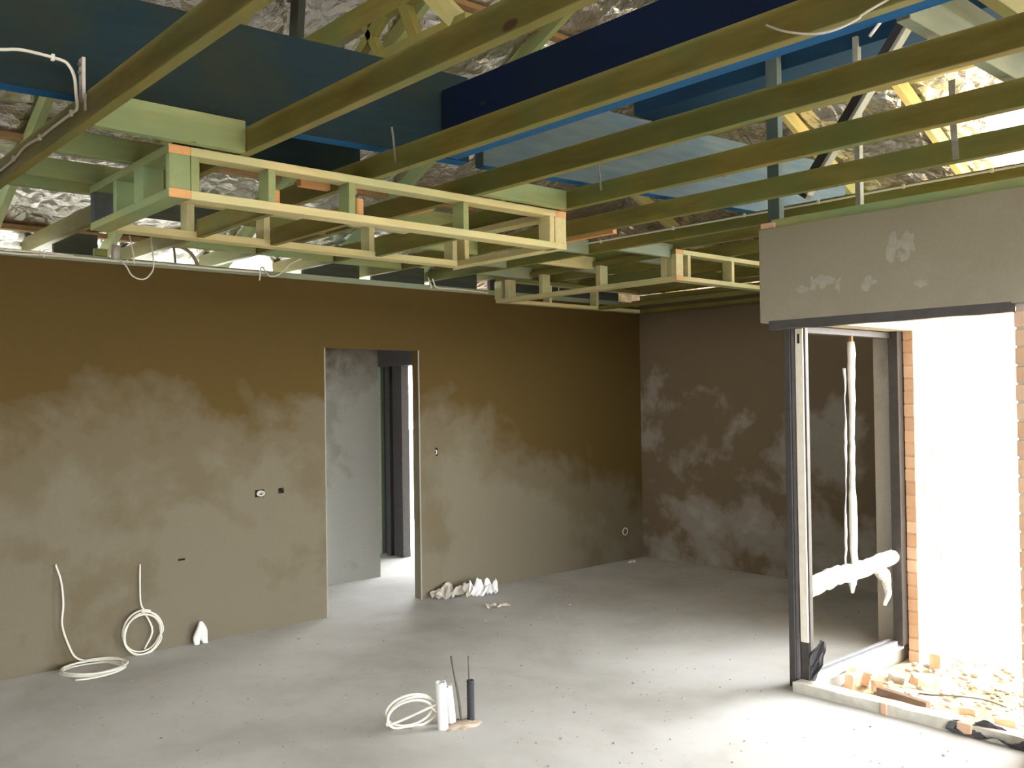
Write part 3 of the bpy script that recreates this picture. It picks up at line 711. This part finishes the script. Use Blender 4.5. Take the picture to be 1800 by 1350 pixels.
def crumpled(pts, r, seed, nm, lab):
    o = tube(nm, pts, r, M_wrap, wi, 18, 12, False)
    for v in o.data.vertices:
        q = Vector((v.co.x*12, v.co.y*17+seed, v.co.z*12))
        v.co += Vector((.6,.2,1))*(.020*noise.noise(q)-.016*abs(noise.noise(q*2.7)))
    o['label'] = lab; return o
rl = crumpled([(3.45,-2.62,.545),(3.45,-2.45,.560),(3.45,-2.25,.578),(3.45,-2.0,.572),(3.45,-1.7,.590),(3.45,-1.43,.612)], lambda t_: .058-.010*t_, 2, 'wrapped_rail', 'crumpled white plastic wrapped rail')
crumpled([(3.47,-1.78,.56),(3.48,-1.70,.50),(3.48,-1.66,.40),(3.48,-1.70,.32)], lambda t_: .045*(1-t_*.75), 6, 'hanging_wrap', 'torn end of white plastic hanging down')
crumpled([(3.47,-2.10,.57),(3.48,-2.12,.50),(3.48,-2.12,.46)], lambda t_: .03*(1-t_*.7), 8, 'hanging_wrap', 'torn end of white plastic hanging down')
# torn plastic flap at the foot of the corner post
bm = bmesh.new(); bmesh.ops.create_grid(bm, x_segments=8, y_segments=12, size=1)
for v in bm.verts:
    x, y = v.co.x, v.co.y
    wdt = .045*(1-.55*abs(y))
    v.co = Vector((x*wdt+.01*noise.noise(Vector((x, y*2, 1))), .03*noise.noise(Vector((x*2, y*2, 5))), y*.13))
bmesh.ops.solidify(bm, geom=bm.faces[:], thickness=.003)
o = bm_obj('plastic_flap', bm, M_plastic, wi); o.location = Vector((3.575, -2.73, .17))-Vector(wi.location); o.rotation_euler.y = .35; o['label'] = 'torn black plastic flap at the foot of the post'
# big opening: dark head and plaster smears
do = empty('door_1', (4.0, -2.8, 0), kind='structure')
bm = box_bm(1.28, .05, .05); bmesh.ops.subdivide_edges(bm, edges=bm.edges[:], cuts=8, use_grid_fill=True)
for v in bm.verts:
    if v.co.z < 0: v.co.z += .010*noise.noise(Vector((v.co.x*9, 0, 2)))
o = bm_obj('door_head', bm, M_frame, do); o.location = Vector((4.10, -2.945, 2.082))-Vector(do.location)
# hall frames
dh = empty('door_2', (-1.9, -1.78, 0), kind='structure')
for x0, x1, y0, m_ in ((-2.30,-2.20,-1.80,M_pale),(-2.20,-2.10,-1.76,M_blue),(-2.08,-2.0,-1.82,M_frame),(-2.0,-1.90,-1.78,M_frame),(-1.90,-1.80,-1.80,M_frame)):
    box('jamb', x0, x1, y0, -1.70, 0, 2.05, m_, dh, .003)
box('lintel', -2.4, -.7, -1.86, -1.742, 2.05, 2.45, M_frame, dh, .003)
fe = empty('site_fence', (-1.5, .6, -.19), 'low rail fence glimpsed outside through the slit beyond the doorway', 'fence')
for z in (.28, .62): beam('rail', (-2.6, .6, z-.0), (.2, .6, z), .04, .04, M_rod, fe)
for x in (-2.6, -1.2, .2): box('post', x-.03, x+.03, .57, .63, -.19, .9, M_rod, fe)

# ================================================================== THRESHOLD AND RUBBLE
th = empty('door_sill', (4.05, -2.8, 0), 'cream concrete sill bed across the big opening with brick bits in it', 'door sill')
bm = box_bm(1.24, .10, .055); bmesh.ops.subdivide_edges(bm, edges=bm.edges[:], cuts=14, use_grid_fill=True)
for v in bm.verts:
    if v.co.z > 0: v.co.z += .010*noise.noise(Vector((v.co.x*11, v.co.y*20, 2)))
    if v.co.y < 0: v.co.y += .006*noise.noise(Vector((v.co.x*6, 1, v.co.z*20)))
o = bm_obj('mortar_bed', bm, M_conc2, th, smooth=False); o.location = Vector((4.10, -2.775, .0275))-Vector(th.location)
for x, l in ((4.02, .035), (4.43, .07)):
    k = brick(l, .10, th, (x, -2.785, .03), .06); k['label'] = 'pink-orange brick piece'
random.seed(5)
def rubble(name, loc, s, mat_, label, cat='rubble', rot=(0,0,0), grp='rubble outside the big opening'):
    bm = box_bm(s[0], s[1], s[2]); bmesh.ops.subdivide_edges(bm, edges=bm.edges[:], cuts=2, use_grid_fill=True)
    sd = random.random()*50
    for v in bm.verts: v.co += Vector((s[0], s[1], s[2]))*.14*noise.noise(v.co*25+Vector((sd, sd, 0)))
    o = bm_obj(name, bm, mat_); o.location = loc; o.rotation_euler = rot; return tag(o, label, cat, grp)
rubble('brick_fragment', (3.55,-2.30,-.03), (.05,.10,.10), M_brick, 'orange brick fragment standing just behind the sill near the corner post', rot=(.2,.1,.3))
rubble('brick_fragment', (3.61,-2.20,-.03), (.05,.06,.09), M_brick, 'pale orange brick fragment second from the corner post', rot=(0,.3,.1))
rubble('brick_fragment', (3.70,-2.27,-.03), (.06,.08,.07), M_brick, 'orange brick fragment touching the end of the brown plank', rot=(.1,0,.6))
rubble('brick_fragment', (3.72,-1.52,-.04), (.06,.07,.10), M_brick, 'single upright orange brick stub farther out on the sand', rot=(0,.05,.2))
rubble('brick_fragment', (3.84,-1.95,-.05), (.14,.10,.06), M_brick, 'broken pink brick lying in the middle of the rubble', rot=(.1,.1,.9))
rubble('brick_fragment', (3.68,-1.98,-.06), (.09,.08,.05), M_mortar, 'grey mortar chunk left of the broken pink brick', rot=(.1,.2,.4))
rubble('brick_fragment', (4.42,-2.30,-.07), (.10,.04,.04), M_brick, 'orange sliver of brick on the sand near the right pier', rot=(0,0,.3))
rubble('brick_fragment', (4.22,-2.26,-.07), (.08,.03,.04), M_brick, 'small tan brick sliver left of the orange one', rot=(0,0,.1))
rubble('brick_fragment', (4.32,-1.25,-.07), (.12,.05,.04), M_brick, 'distant orange brick sliver on the white sand', rot=(0,0,.2))
tag(beam('timber_offcut', (3.76,-2.37,-.05), (4.08,-2.44,-.05), .04, .08, M_plank), 'dark brown timber offcut lying behind the sill', 'timber')
tag(tube('bent_wire', [(3.92,-2.20,-.05),(3.97,-2.26,-.03),(4.03,-2.27,-.02),(4.1,-2.25,-.01),(4.25,-2.15,-.02),(4.36,-2.10,-.05)], .005, M_rod, None, 6, 5), 'thin bent wire curving over the sand', 'wire')
bm = bmesh.new(); random.seed(9)
for i in range(420):
    x = random.uniform(3.55, 4.9); y = random.uniform(-2.68, -1.2); r = random.uniform(.006, .022)
    bmesh.ops.create_icosphere(bm, subdivisions=1, radius=r, matrix=Matrix.Translation((x, y, -.095+.03*noise.noise(Vector((x*2, y*2, 0)))+r*.4)) @ Matrix.Diagonal((random.uniform(.8,1.8), 1, .7, 1)))
tag(bm_obj('rubble_chips', bm, M_mortar), 'mortar and brick chips strewn over the sand outside', 'debris', kind='stuff')
crumple('plastic_sheet', (.20,.045), M_plastic, (4.56,-2.80,.0), 'black crumpled plastic strip at the right end of the sill', 'plastic sheet', 2.2, 0, .06)
